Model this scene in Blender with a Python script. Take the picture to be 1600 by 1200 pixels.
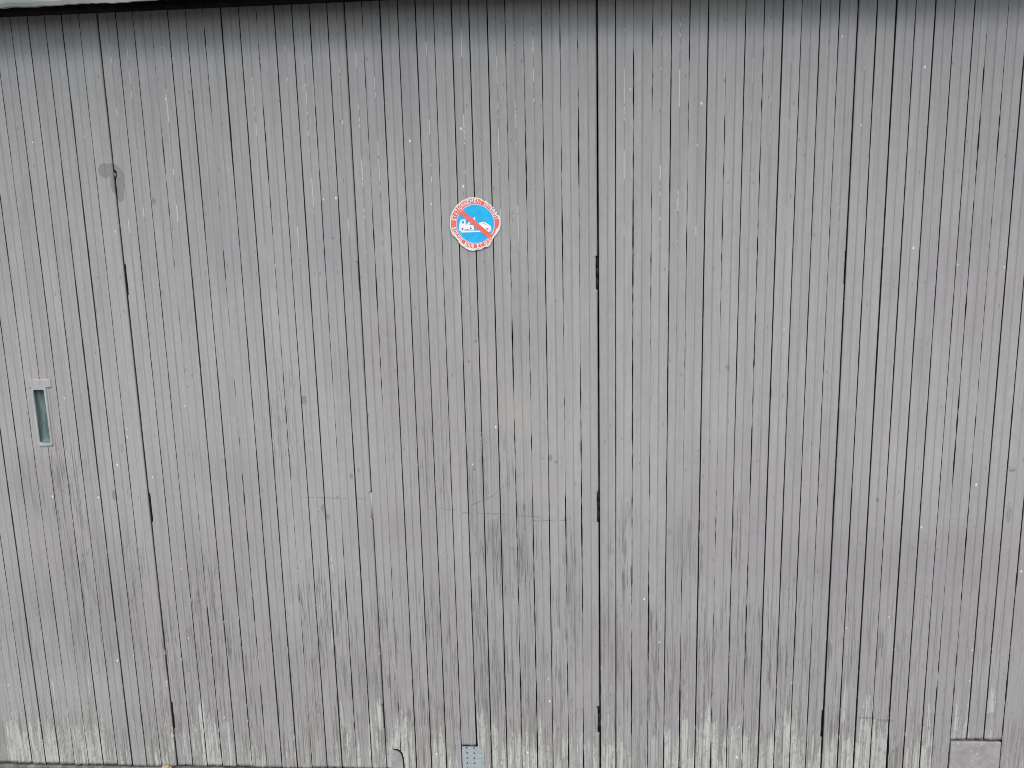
import bpy, bmesh, math, random
import numpy as np
from mathutils import Matrix, Vector

for o in list(bpy.data.objects):
    bpy.data.objects.remove(o)
SC = bpy.context.scene
COL = SC.collection
R = math.radians

# ------------------------------------------------------------------ camera
S = 0.9                                   # metres per survey unit
ZO = 0.308                                # survey height of the pavement
FPX = 1209.0                              # focal length in photo pixels (1600 wide)
PITCH, YAW, ROLL = R(-9.751), R(3.613), R(1.351)
CAM = np.array([0.28703 * S, -2.42 * S, (1.5 + ZO) * S])

def cam_rot():
    cp, sp = math.cos(PITCH), math.sin(PITCH)
    cy, sy = math.cos(YAW), math.sin(YAW)
    cr, sr = math.cos(ROLL), math.sin(ROLL)
    rz = np.array([[cy, -sy, 0], [sy, cy, 0], [0, 0, 1]])
    rx = np.array([[1, 0, 0], [0, cp, -sp], [0, sp, cp]])
    ry = np.array([[cr, 0, sr], [0, 1, 0], [-sr, 0, cr]])
    return rz @ rx @ ry
RC = cam_rot()
cd = bpy.data.cameras.new('camera')
cd.sensor_width = 36.0
cd.lens = FPX / 1600.0 * 36.0
cd.clip_start = 0.02
cd.clip_end = 2000.0
cam = bpy.data.objects.new('camera', cd)
COL.objects.link(cam)
cam.matrix_world = Matrix((
    (RC[0, 0], RC[0, 2], -RC[0, 1], CAM[0]),
    (RC[1, 0], RC[1, 2], -RC[1, 1], CAM[1]),
    (RC[2, 0], RC[2, 2], -RC[2, 1], CAM[2]),
    (0, 0, 0, 1)))
SC.camera = cam

def at(px, py, y=0.0):
    """photo pixel -> (X, Z) on the vertical plane at depth y (the face of the door by default)"""
    d = RC @ np.array([(px - 800) / FPX, 1.0, (600 - py) / FPX])
    t = (y - CAM[1]) / d[1]
    return CAM[0] + t * d[0], CAM[2] + t * d[2]

# ------------------------------------------------------------------ light: overcast day
SUN_EL, SUN_AZ = R(52), R(168)            # azimuth: degrees from +Y clockwise; the street lies towards -Y
w = bpy.data.worlds.new('World')
SC.world = w
w.use_nodes = True
wn = w.node_tree.nodes
sky = wn.new('ShaderNodeTexSky')
sky.sky_type = 'NISHITA'
sky.sun_disc = False
sky.sun_elevation = SUN_EL
sky.sun_rotation = SUN_AZ
sky.air_density = 1.0
sky.dust_density = 2.6
sky.ozone_density = 0.6
wn['Background'].inputs['Strength'].default_value = 0.13
w.node_tree.links.new(sky.outputs[0], wn['Background'].inputs['Color'])
sd = bpy.data.lights.new('sun', 'SUN')
sd.energy = 1.5
sd.angle = R(50)
sd.color = (1.0, 0.955, 0.89)
sun = bpy.data.objects.new('sun', sd)
COL.objects.link(sun)
dirv = Vector((math.sin(SUN_AZ) * math.cos(SUN_EL), math.cos(SUN_AZ) * math.cos(SUN_EL), math.sin(SUN_EL)))
sun.rotation_euler = dirv.to_track_quat('Z', 'Y').to_euler()
sun.location = (0, -6, 8)
SC.view_settings.view_transform = 'Standard'
SC.view_settings.look = 'None'
SC.view_settings.gamma = 1.0
SC.view_settings.use_curve_mapping = False
SC.view_settings.exposure = 0.62
SC.cycles.filter_width = 0.9

# ------------------------------------------------------------------ helpers
def link(o, parent=None):
    COL.objects.link(o)
    if parent is not None:
        o.parent = parent
    return o

def mesh_obj(name, verts, faces, mat, parent=None, loc=(0, 0, 0), smooth=False):
    me = bpy.data.meshes.new(name)
    me.from_pydata([tuple(v) for v in verts], [], faces)
    me.validate()
    if smooth:
        for p in me.polygons:
            p.use_smooth = True
    if mat:
        me.materials.append(mat)
    o = bpy.data.objects.new(name, me)
    o.location = loc
    return link(o, parent)

def bm_obj(name, bm, mat, parent=None, loc=(0, 0, 0), smooth=False):
    bmesh.ops.recalc_face_normals(bm, faces=bm.faces)
    me = bpy.data.meshes.new(name)
    bm.to_mesh(me)
    bm.free()
    if smooth:
        for p in me.polygons:
            p.use_smooth = True
    me.materials.append(mat)
    o = bpy.data.objects.new(name, me)
    o.location = loc
    return link(o, parent)

def empty(name, loc, label=None, cat=None, parent=None):
    o = bpy.data.objects.new(name, None)
    o.location = loc
    o.empty_display_size = 0.1
    if label:
        o['label'] = label
        o['category'] = cat
    return link(o, parent)

def box(bm, x0, x1, y0, y1, z0, z1, bevel=0.0):
    r = bmesh.ops.create_cube(bm, size=1.0)
    for v in r['verts']:
        v.co = Vector(((x0 + x1) / 2 + v.co.x * (x1 - x0), (y0 + y1) / 2 + v.co.y * (y1 - y0), (z0 + z1) / 2 + v.co.z * (z1 - z0)))
    if bevel:
        es = list({e for v in r['verts'] for e in v.link_edges})
        bmesh.ops.bevel(bm, geom=es, offset=bevel, segments=2, affect='EDGES', profile=0.5)

def prism(bm, pts, y0, y1):
    """polygon of (x, z) points extruded from y0 (front) to y1 (back)"""
    a = [bm.verts.new((p[0], y0, p[1])) for p in pts]
    b = [bm.verts.new((p[0], y1, p[1])) for p in pts]
    bm.faces.new(a)
    bm.faces.new(b[::-1])
    n = len(pts)
    for i in range(n):
        bm.faces.new((a[i], b[i], b[(i + 1) % n], a[(i + 1) % n]))

def noise1(z, step, seed):
    """smooth 1-D value noise, -1..1"""
    rg = np.random.RandomState(seed % (2 ** 31))
    t = np.asarray(z) / step + 1000.0
    tab = rg.uniform(-1, 1, 4096)
    i = np.floor(t).astype(int)
    f = t - i
    f = f * f * (3 - 2 * f)
    return tab[i % 4096] * (1 - f) + tab[(i + 1) % 4096] * f

def sstep(a, b, x):
    t = np.clip((x - a) / (b - a), 0, 1)
    return t * t * (3 - 2 * t)

# ------------------------------------------------------------------ node helpers
class NT:
    def __init__(self, name):
        self.m = bpy.data.materials.new(name)
        self.m.use_nodes = True
        self.t = self.m.node_tree
        self.n = self.t.nodes
        self.b = self.n['Principled BSDF']
    def new(self, typ, **kw):
        nd = self.n.new(typ)
        for k, v in kw.items():
            setattr(nd, k, v)
        return nd
    def put(self, sock, val):
        if isinstance(val, bpy.types.NodeSocket):
            self.t.links.new(val, sock)
        elif isinstance(val, (tuple, list)) and len(val) == 3 and sock.type == 'RGBA':
            sock.default_value = (*val, 1)
        else:
            sock.default_value = val
    def math(self, op, a, b=None, c=None, clamp=False):
        nd = self.new('ShaderNodeMath', operation=op, use_clamp=clamp)
        self.put(nd.inputs[0], a)
        if b is not None:
            self.put(nd.inputs[1], b)
        if c is not None:
            self.put(nd.inputs[2], c)
        return nd.outputs[0]
    def vmath(self, op, a, b):
        nd = self.new('ShaderNodeVectorMath', operation=op)
        self.put(nd.inputs[0], a)
        self.put(nd.inputs[1], b)
        return nd.outputs[0]
    def ramp(self, x, lo, hi, a=0.0, b=1.0, smooth=True):
        nd = self.new('ShaderNodeMapRange', interpolation_type='SMOOTHSTEP' if smooth else 'LINEAR')
        self.put(nd.inputs[0], x)
        for k, v in zip((1, 2, 3, 4), (lo, hi, a, b)):
            self.put(nd.inputs[k], v)
        return nd.outputs[0]
    def noise(self, vec, scale=1.0, detail=4.0, rough=0.55, dist=0.0, dim='3D'):
        nd = self.new('ShaderNodeTexNoise', noise_dimensions=dim)
        self.put(nd.inputs['Vector'], vec)
        nd.inputs['Scale'].default_value = scale
        nd.inputs['Detail'].default_value = detail
        nd.inputs['Roughness'].default_value = rough
        nd.inputs['Distortion'].default_value = dist
        return nd.outputs[0]
    def voro(self, vec, scale=1.0, rnd=1.0):
        nd = self.new('ShaderNodeTexVoronoi')
        self.put(nd.inputs['Vector'], vec)
        nd.inputs['Scale'].default_value = scale
        nd.inputs['Randomness'].default_value = rnd
        return nd
    def mix(self, fac, a, b, mode='MIX'):
        nd = self.new('ShaderNodeMix', data_type='RGBA', blend_type=mode, clamp_factor=True)
        self.put(nd.inputs[0], fac)
        self.put(nd.inputs[6], a)
        self.put(nd.inputs[7], b)
        return nd.outputs[2]
    def attr(self, name, typ='GEOMETRY'):
        nd = self.new('ShaderNodeAttribute', attribute_name=name, attribute_type=typ)
        return nd.outputs['Fac']
    def pos(self):
        return self.new('ShaderNodeNewGeometry').outputs['Position']
    def bump(self, h, strength, dist):
        nd = self.new('ShaderNodeBump')
        nd.inputs['Strength'].default_value = strength
        nd.inputs['Distance'].default_value = dist
        self.put(nd.inputs['Height'], h)
        self.t.links.new(nd.outputs[0], self.b.inputs['Normal'])
    def done(self, col, rough=0.7, spec=0.35):
        self.put(self.b.inputs['Base Color'], col)
        self.put(self.b.inputs['Roughness'], rough)
        self.b.inputs['Specular IOR Level'].default_value = spec
        return self.m

def board_paint():
    """thin weathered grey-mauve paint over an older pale coat over grey wood"""
    g = NT('weathered_paint')
    sep = g.new('ShaderNodeSeparateXYZ')
    g.put(sep.inputs[0], g.pos())
    rnd = g.new('ShaderNodeObjectInfo').outputs['Random']
    def flat(x, z):
        c = g.new('ShaderNodeCombineXYZ')
        g.put(c.inputs[0], x)
        g.put(c.inputs[1], z)
        return c.outputs[0]
    P = flat(sep.outputs[0], sep.outputs[2])
    Pb = flat(sep.outputs[0], g.math('ADD', sep.outputs[2], g.math('MULTIPLY', rnd, 41.0)))
    peel, grime_and_tone, weath = g.attr('peel'), g.attr('grime_and_tone'), g.attr('weather')
    stain, cross, warm, scr = g.attr('stain'), g.attr('cross'), g.attr('warm'), g.attr('scratch')
    def st(sx, sz, detail=3, rough=0.55, v=Pb, dist=0.0):
        return g.noise(g.vmath('MULTIPLY', v, (sx, sz, 0.0)), 1.0, detail, rough, dist, '2D')
    def sub(a, b_, k):
        return g.math('MULTIPLY', g.math('SUBTRACT', a, b_), k)
    cloud = st(1.7, 2.1, 2, 0.5, P)
    cloud2 = st(8.0, 4.5, 3, 0.6, P)
    streak = st(135.0, 2.6, 4, 0.65)
    fine = st(210.0, 8.0, 3, 0.6)
    mott = st(55.0, 40.0, 3, 0.65)
    patchn = st(24.0, 4.0, 3, 0.6)
    # the paint itself
    col = g.mix(g.ramp(g.math('ADD', cloud, sub(0.85, sep.outputs[2], 0.13)), 0.36, 0.64), PAINT_A, PAINT_B)
    col = g.mix(g.ramp(cloud2, 0.3, 0.75, 0.0, 0.5), col, PAINT_C)
    val = g.math('ADD', 1.0, sub(rnd, 0.5, 0.07))
    val = g.math('ADD', val, sub(cloud2, 0.5, 0.20))
    val = g.math('ADD', val, sub(patchn, 0.5, 0.24))
    val = g.math('ADD', val, sub(mott, 0.5, 0.16))
    val = g.math('ADD', val, g.math('MULTIPLY', g.math('SUBTRACT', streak, 0.5), g.math('ADD', 0.30, g.math('MULTIPLY', weath, 0.85))))
    hsv = g.new('ShaderNodeHueSaturation')
    g.put(hsv.inputs['Value'], val)
    g.put(hsv.inputs['Color'], col)
    col = hsv.outputs[0]
    col = g.mix(g.math('MULTIPLY', warm, g.ramp(cloud2, 0.25, 0.7, 0.0, 0.7)), col, (0.375, 0.352, 0.332))
    # dark grain checks where the paint has worn thin
    chk = g.math('MAXIMUM', g.ramp(fine, 0.56, 0.63), g.ramp(streak, 0.585, 0.645))
    wmask = g.math('MULTIPLY', g.ramp(patchn, 0.36, 0.5), g.math('MULTIPLY', weath, 1.7, clamp=True))
    chk = g.math('MULTIPLY', chk, wmask, clamp=True)
    col = g.mix(g.math('MULTIPLY', chk, 0.7), col, (0.10, 0.097, 0.09))
    # worn patches of silvery bare wood, then the older pale coat
    pn = g.math('ADD', g.math('ADD', g.math('MULTIPLY', st(110.0, 7.5, 5, 0.72), 0.66), g.math('MULTIPLY', fine, 0.12)), g.math('MULTIPLY', mott, 0.22))
    pn = g.math('ADD', 0.5, sub(pn, 0.5, 3.0))
    m_in = g.math('SUBTRACT', g.math('ADD', pn, g.math('MULTIPLY', peel, 0.82)), 0.96)
    m_b = g.math('ADD', m_in, g.math('MULTIPLY', g.math('MULTIPLY', weath, g.ramp(patchn, 0.35, 0.65)), 0.46))
    bare = g.ramp(m_b, -0.09, 0.03)
    woodc = g.mix(g.ramp(streak, 0.34, 0.66), (0.18, 0.174, 0.155), (0.35, 0.345, 0.32))
    col = g.mix(g.math('MULTIPLY', bare, 0.7), col, woodc)
    pm = g.ramp(m_in, 0.0, 0.06)
    pale = g.mix(g.ramp(streak, 0.34, 0.66), PALE_A, PALE_B)
    pale = g.mix(g.math('MULTIPLY', g.ramp(mott, 0.54, 0.68), 0.6), pale, (0.25, 0.255, 0.235))
    pale = g.mix(g.math('MULTIPLY', g.ramp(fine, 0.54, 0.66), 0.55), pale, (0.20, 0.20, 0.185))
    col = g.mix(g.math('MULTIPLY', pm, 0.88), col, pale)
    # grime, a tone deepening towards the foot, drips and stains with a shape of their own
    gm = g.math('MULTIPLY', grime_and_tone, g.ramp(g.math('ADD', g.math('ADD', g.math('MULTIPLY', patchn, 0.3), g.math('MULTIPLY', streak, 0.4)), g.math('MULTIPLY', fine, 0.3)), 0.36, 0.6))
    col = g.mix(g.math('MULTIPLY', gm, 0.48), col, (0.13, 0.128, 0.13))
    stm = g.ramp(g.math('ADD', stain, sub(mott, 0.5, 0.5)), 0.40, 0.62)
    col = g.mix(g.math('MULTIPLY', stm, 0.5), col, (0.14, 0.14, 0.138))
    # dirt caught along the board edges and in the bead
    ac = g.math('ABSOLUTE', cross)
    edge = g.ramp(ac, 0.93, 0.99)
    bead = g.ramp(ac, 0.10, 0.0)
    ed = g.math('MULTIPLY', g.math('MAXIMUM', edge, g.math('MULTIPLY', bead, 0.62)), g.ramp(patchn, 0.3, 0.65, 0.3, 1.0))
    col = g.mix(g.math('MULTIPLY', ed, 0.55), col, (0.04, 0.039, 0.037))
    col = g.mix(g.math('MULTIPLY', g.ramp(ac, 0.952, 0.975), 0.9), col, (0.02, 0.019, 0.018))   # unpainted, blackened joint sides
    # white scrape lines along the bead, chipped edges and specks
    sl = g.math('MULTIPLY', g.ramp(ac, 0.085, 0.04), g.ramp(st(3.0, 9.0, 4, 0.7), 0.55, 0.6))
    sl = g.math('MULTIPLY', sl, scr)
    chip = g.math('MULTIPLY', g.ramp(ac, 0.86, 0.93), g.ramp(st(60.0, 20.0, 3, 0.7), 0.64, 0.68))
    sl = g.math('MAXIMUM', sl, g.math('MULTIPLY', chip, g.math('ADD', 0.25, weath, clamp=True)))
    col = g.mix(g.math('MULTIPLY', sl, 0.62), col, (0.66, 0.67, 0.65))
    def specks(sx, sz, r0, r1, thr):
        v = g.voro(g.vmath('MULTIPLY', P, (sx, sz, 0.0)))
        v.voronoi_dimensions = '2D'
        c = g.new('ShaderNodeSeparateColor')
        g.put(c.inputs[0], v.outputs['Color'])
        return g.math('MULTIPLY', g.ramp(v.outputs['Distance'], r0, r1), g.math('GREATER_THAN', c.outputs[0], thr))
    col = g.mix(g.math('MULTIPLY', specks(60.0, 22.0, 0.16, 0.07, 0.97), 0.42), col, (0.11, 0.105, 0.10))
    col = g.mix(g.math('MULTIPLY', g.math('MAXIMUM', specks(14.0, 9.0, 0.05, 0.012, 0.975), specks(33.0, 16.0, 0.07, 0.015, 0.992)), 0.85), col, (0.82, 0.82, 0.79))
    g.bump(g.math('ADD', streak, g.math('MULTIPLY', peel, -0.4)), 0.4, 0.0016)
    rough = g.math('ADD', 0.58, g.math('MULTIPLY', bare, 0.3))
    return g.done(col, rough, 0.3)

PAINT_A = (0.340, 0.345, 0.338)      # slightly greenish grey
PAINT_B = (0.317, 0.312, 0.317)      # mauve grey
PAINT_C = (0.303, 0.298, 0.301)
PALE_A = (0.37, 0.39, 0.368)
PALE_B = (0.53, 0.553, 0.525)
M = {}
M['paint'] = board_paint()

def plain(name, c1, c2, scale=(20, 20, 20), rough=0.7, bump=0.2, bdist=0.001, spec=0.35, metal=0.0, detail=5, lo=0.35, hi=0.65, speck=None):
    g = NT(name)
    P = g.pos()
    n = g.noise(g.vmath('MULTIPLY', P, scale), 1.0, detail, 0.6)
    col = g.mix(g.ramp(n, lo, hi), c1, c2)
    if speck:
        v = g.noise(g.vmath('MULTIPLY', P, (90, 90, 90)), 1.0, 3, 0.6)
        col = g.mix(g.ramp(v, 0.64, 0.70), col, speck)
    g.b.inputs['Metallic'].default_value = metal
    g.bump(n, bump, bdist)
    return g.done(col, rough, spec)

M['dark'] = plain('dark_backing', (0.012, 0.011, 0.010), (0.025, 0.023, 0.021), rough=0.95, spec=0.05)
M['render'] = plain('pale_render', (0.34, 0.37, 0.35), (0.46, 0.485, 0.46), (9, 9, 9), 0.92, 0.6, 0.004, 0.1, speck=(0.36, 0.37, 0.35))
M['wallr'] = plain('wall_render', (0.40, 0.395, 0.37), (0.50, 0.49, 0.46), (5, 5, 3), 0.93, 0.6, 0.004, 0.1)
M['jamb'] = plain('jamb_paint', (0.27, 0.25, 0.285), (0.335, 0.32, 0.35), (40, 40, 4), 0.7, 0.3, 0.001)
M['handle'] = plain('handle_paint', (0.31, 0.335, 0.33), (0.40, 0.43, 0.42), (60, 60, 25), 0.6, 0.3, 0.001)
M['handlebar'] = plain('old_paint_block', (0.34, 0.33, 0.33), (0.40, 0.385, 0.385), (60, 60, 40), 0.75, 0.4, 0.001)
M['recess'] = plain('teal_recess', (0.065, 0.105, 0.105), (0.135, 0.195, 0.195), (90, 90, 14), 0.45, 0.25, 0.001, 0.5)
M['patch'] = plain('patch_paint', (0.255, 0.25, 0.248), (0.33, 0.32, 0.325), (30, 30, 30), 0.75, 0.3, 0.001, 0.3, speck=(0.52, 0.52, 0.49))
M['perf'] = plain('perforated_metal', (0.265, 0.32, 0.325), (0.36, 0.42, 0.425), (260, 260, 260), 0.5, 0.3, 0.0006, 0.5)
M['steel'] = plain('hinge_steel', (0.02, 0.02, 0.02), (0.05, 0.048, 0.046), (60, 60, 60), 0.6, 0.3, 0.001, 0.4, 0.3)
M['hingepaint'] = plain('hinge_paint', (0.33, 0.33, 0.33), (0.42, 0.42, 0.42), (60, 60, 30), 0.6, 0.3, 0.001)
M['asphalt'] = plain('asphalt', (0.045, 0.045, 0.046), (0.085, 0.083, 0.08), (70, 70, 70), 0.93, 0.6, 0.004, 0.2, detail=8)
M['pavement'] = plain('pavement_asphalt', (0.10, 0.10, 0.098), (0.16, 0.157, 0.15), (60, 60, 60), 0.93, 0.6, 0.004, 0.2, detail=8)
M['kerb'] = plain('kerb_stone', (0.24, 0.235, 0.225), (0.34, 0.335, 0.32), (20, 20, 20), 0.9, 0.5, 0.003, 0.2)
M['sill'] = plain('sill_stone', (0.10, 0.10, 0.092), (0.21, 0.21, 0.19), (26, 26, 26), 0.9, 0.6, 0.003, 0.2)
M['s_white'] = plain('sticker_white', (0.70, 0.66, 0.65), (0.82, 0.79, 0.78), (120, 120, 120), 0.5, 0.15, 0.0005)
M['s_print'] = plain('sticker_print', (0.86, 0.84, 0.83), (0.90, 0.88, 0.87), (120, 120, 120), 0.5, 0.05, 0.0003)
M['s_red'] = plain('sticker_red', (0.76, 0.135, 0.10), (0.84, 0.185, 0.14), (90, 90, 90), 0.5, 0.1, 0.0004)
M['s_blue'] = plain('sticker_blue', (0.010, 0.41, 0.80), (0.016, 0.47, 0.86), (60, 60, 60), 0.5, 0.1, 0.0004)
M['s_lilac'] = plain('sticker_rim', (0.62, 0.50, 0.66), (0.70, 0.58, 0.72), (90, 90, 90), 0.5, 0.1, 0.0004)
M['leaf'] = plain('dry_leaf', (0.24, 0.17, 0.08), (0.40, 0.33, 0.19), (90, 90, 90), 0.8, 0.4, 0.001)

# ------------------------------------------------------------------ the setting
def struct(o):
    o['kind'] = 'structure'
    return o
bm = bmesh.new()
n = 40
xs = np.concatenate([np.linspace(-400, -8, 6), np.linspace(-6, 6, 25), np.linspace(8, 400, 6)])
struct(mesh_obj('ground', [(-900, -1200, -0.16), (900, -1200, -0.16), (900, 600, -0.16), (-900, 600, -0.16)], [(0, 1, 2, 3)], M['asphalt']))
bm = bmesh.new()
box(bm, -60, 60, -4.0, 0.30, -0.16, 0.0)
struct(bm_obj('pavement', bm, M['pavement']))
bm = bmesh.new()
box(bm, -60, 60, -4.17, -4.004, -0.16, -0.002, 0.012)
struct(bm_obj('kerb', bm, M['kerb']))
struct(mesh_obj('road', [(-300, -11.0, -0.15), (300, -11.0, -0.15), (300, -4.175, -0.15), (-300, -4.175, -0.15)], [(0, 1, 2, 3)], M['asphalt']))

# facade round the opening
XL_OPEN, XR_OPEN = -1.600, 1.672           # reveal faces
YF = -0.125                                # face of the wall
ZL = at(0, 9.5, YF)[1] # underside of the lintel
wall = empty('rendered_wall', (0, 0.1, 0), 'pale rough rendered wall whose lintel edge shows above the grey wooden door', 'wall')
wall['kind'] = 'thing'
wy = wall.location
def wpart(name, x0, x1, y0, y1, z0, z1, mat):
    b = bmesh.new()
    box(b, x0, x1, y0 - wy.y, y1 - wy.y, z0, z1)
    return bm_obj(name, b, mat, wall)
wpart('pier', XL_OPEN - 5.0, XL_OPEN - 0.09, YF + 0.004, 0.25, 0.0, ZL + 0.30, M['wallr'])
wpart('pier', XR_OPEN + 0.09, XR_OPEN + 5.0, YF + 0.004, 0.25, 0.0, ZL + 0.30, M['wallr'])
wpart('upper_wall', XL_OPEN - 5.0, XR_OPEN + 5.0, YF + 0.004, 0.25, ZL + 0.303, ZL + 3.0, M['wallr'])
# lintel apron: a thin rough-edged slab hanging in front of the door head, open and dark behind
rg = np.random.RandomState(4)
nx = 330
lx = np.linspace(XL_OPEN - 0.089, XR_OPEN + 0.089, nx)
ragged = 0.0016 * noise1(lx, 0.012, 3) + 0.0026 * noise1(lx, 0.05, 5)
V, F = [], []
prof = [(0.0, 0.296), (0.0, 0.12), (0.0, 0.03), (0.0015, 0.008), (0.005, 0.0), (0.014, 0.0005), (0.024, 0.004), (0.025, 0.296)]
for i, x in enumerate(lx):
    for k, (dy, dz) in enumerate(prof):
        jig = ragged[i] * (1.0 if 2 <= k <= 6 else 0)
        V.append((x, YF - wy.y + dy + 0.0015 * math.sin(x * 9 + k), ZL + dz + jig))
m = len(prof)
for i in range(nx - 1):
    for k in range(m):
        a, b_ = i * m + k, i * m + (k + 1) % m
        F.append((a, a + m, b_ + m, b_))
F.append(tuple(range(m)))
F.append(tuple(range((nx - 1) * m, nx * m))[::-1])
wpart('shade_overhang', XL_OPEN - 5.0, XR_OPEN + 5.0, YF - 0.56, YF, 2.88, 3.02, M['wallr'])  # unseen overhang, added to darken the upper part of the door
lin = mesh_obj('lintel', V, F, M['render'], wall)
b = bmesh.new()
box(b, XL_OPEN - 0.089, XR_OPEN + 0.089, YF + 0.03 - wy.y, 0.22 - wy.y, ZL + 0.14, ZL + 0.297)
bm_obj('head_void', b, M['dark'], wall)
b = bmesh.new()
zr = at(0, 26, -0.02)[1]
box(b, XL_OPEN - 0.089, XR_OPEN + 0.089, -0.04 - wy.y, -0.008 - wy.y, zr, ZL + 0.139, 0.006)  # near-black strip added to stand for the deep shade under the lintel
bm_obj('head_shade_strip', b, M['dark'], wall)
b = bmesh.new()
box(b, XL_OPEN - 0.089, XR_OPEN + 0.089, 0.14 - wy.y, 0.24 - wy.y, 0.0, ZL + 0.135)
bm_obj('inner_backing', b, M['dark'], wall)
b = bmesh.new()
box(b, XL_OPEN - 0.08, XR_OPEN + 0.08, -0.005 - wy.y, 0.135 - wy.y, 0.0006, 0.012, 0.003)
bm_obj('door_sill', b, M['sill'], wall)

frame = empty('door_frame', (0, 0.03, 0), 'mauve grey painted timber posts at the outer edges of the door', 'door frame')
frame['kind'] = 'thing'
for x0, x1 in ((XL_OPEN - 0.086, XL_OPEN + 0.004), (XR_OPEN - 0.002, XR_OPEN + 0.086)):
    b = bmesh.new()
    box(b, x0, x1, -0.075, 0.09, 0.004 if x0 < 0 else 0.004, ZL + 0.13, 0.004)
    bm_obj('jamb', b, M['jamb'], frame)

# ------------------------------------------------------------------ the folding door
XJ = [-1.6902, -1.6362, -1.5841, -1.5326, -1.4764, -1.4245, -1.37, -1.3157, -1.2623, -1.2086, -1.1543, -1.098, -1.0415, -0.9876, -0.9324, -0.8789, -0.8236, -0.7693, -0.7154, -0.6599, -0.6067, -0.5521, -0.4981, -0.4449, -0.3909, -0.3387, -0.2859, -0.2322, -0.179, -0.126, -0.0721, -0.0189, 0.0327, 0.0865, 0.1389, 0.1925, 0.246, 0.2996, 0.3515, 0.4088, 0.4618, 0.5143, 0.5692, 0.624, 0.6763, 0.7295, 0.7823, 0.8355, 0.8883, 0.9416, 0.9941, 1.0468, 1.1, 1.1534, 1.2063, 1.2597, 1.313, 1.3678, 1.4217, 1.4754, 1.5137, 1.5688, 1.6225, 1.6768, 1.7343]
XJ = [x * S for x in XJ]
IDX0 = -11
def J(i):
    return XJ[i - IDX0]
SEAMS = [0, 14, 28, 42]
ZB = 0.0195                       # foot of the boards
ZT = ZL + 0.10
# width of every joint: mean and unevenness in mm
rj = random.Random(11)
GAP = {}
for i in range(-11, 54):
    GAP[i] = (rj.uniform(1.6, 2.5), rj.uniform(0.5, 1.0))
for i in (3, 6, 9, 12, 15, 23, 24, 26, 27, 30, 31, 33, 35, 37, 49, 50, 53):
    GAP[i] = (rj.uniform(1.0, 1.4), rj.uniform(1.9, 2.7))
for i, v in ((34, 2.7), (38, 2.5), (44, 2.6), (46, 3.0), (42, 2.6), (0, 2.6), (14, 2.0), (28, 2.7), (21, 2.3), (22, 2.2), (51, 2.6), (10, 2.1), (17, 2.2), (29, 2.1)):
    GAP[i] = (v + 0.3, 0.45)
def gap(i, z):
    """half width of joint i (metres) at heights z"""
    mean, amp = GAP[i]
    n_ = noise1(z, 0.021, 100 + i) * 0.6 + noise1(z, 0.06, 300 + i) * 0.45 + noise1(z, 0.27, 500 + i) * 0.7
    g_ = mean + amp * n_
    g_ = g_ + 0.5 * sstep(0.7, 0.1, z) * (1 if amp < 0.9 else 1.4)
    return np.maximum(g_, 0.08) * 0.0005

def zpx(px, py):
    return at(px, py)[1]
# slots cut for hinge knuckles and the lock: (joint, side cut: -1 left board, +1 right board, z0, z1, depth)
NOTCH = []
for i, sd_, spans in ((0, 1, ((193, 413, 199, 461), (232, 771, 236, 816), (264, 1097, 269, 1139))),
                     (14, -1, ((560, 408, 563, 457), (580, 769, 582, 813), (598, 1101, 600, 1140))),
                     (28, -1, ((934, 400, 934, 453), (936, 770, 936, 817), (937, 1104, 938, 1146))),
                     (42, -1, ((1322, 392, 1321, 444), (1306, 772, 1305, 815), (1290, 1110, 1288, 1152)))):
    for k, (xa, ya, xb, yb) in enumerate(spans):
        wd = {0: (0.0030, 0.0034, 0.0038), 14: (0.0012, 0.003, 0.0016), 28: (0.0040, 0.0038, 0.0046), 42: (0.0014, 0.0006, 0.0034)}[i][k]
        NOTCH.append((i, sd_, zpx(xb, yb), zpx(xa, ya), wd))
zk = zpx(181, 272)
# handle recess on the first leaf
HX0, HZ1 = at(57.5, 609)
HX1, HZ0 = at(77.5, 691)
HXC = 0.5 * (at(66, 609)[0] + at(69, 691)[0])
HXW = 0.0165

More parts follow.
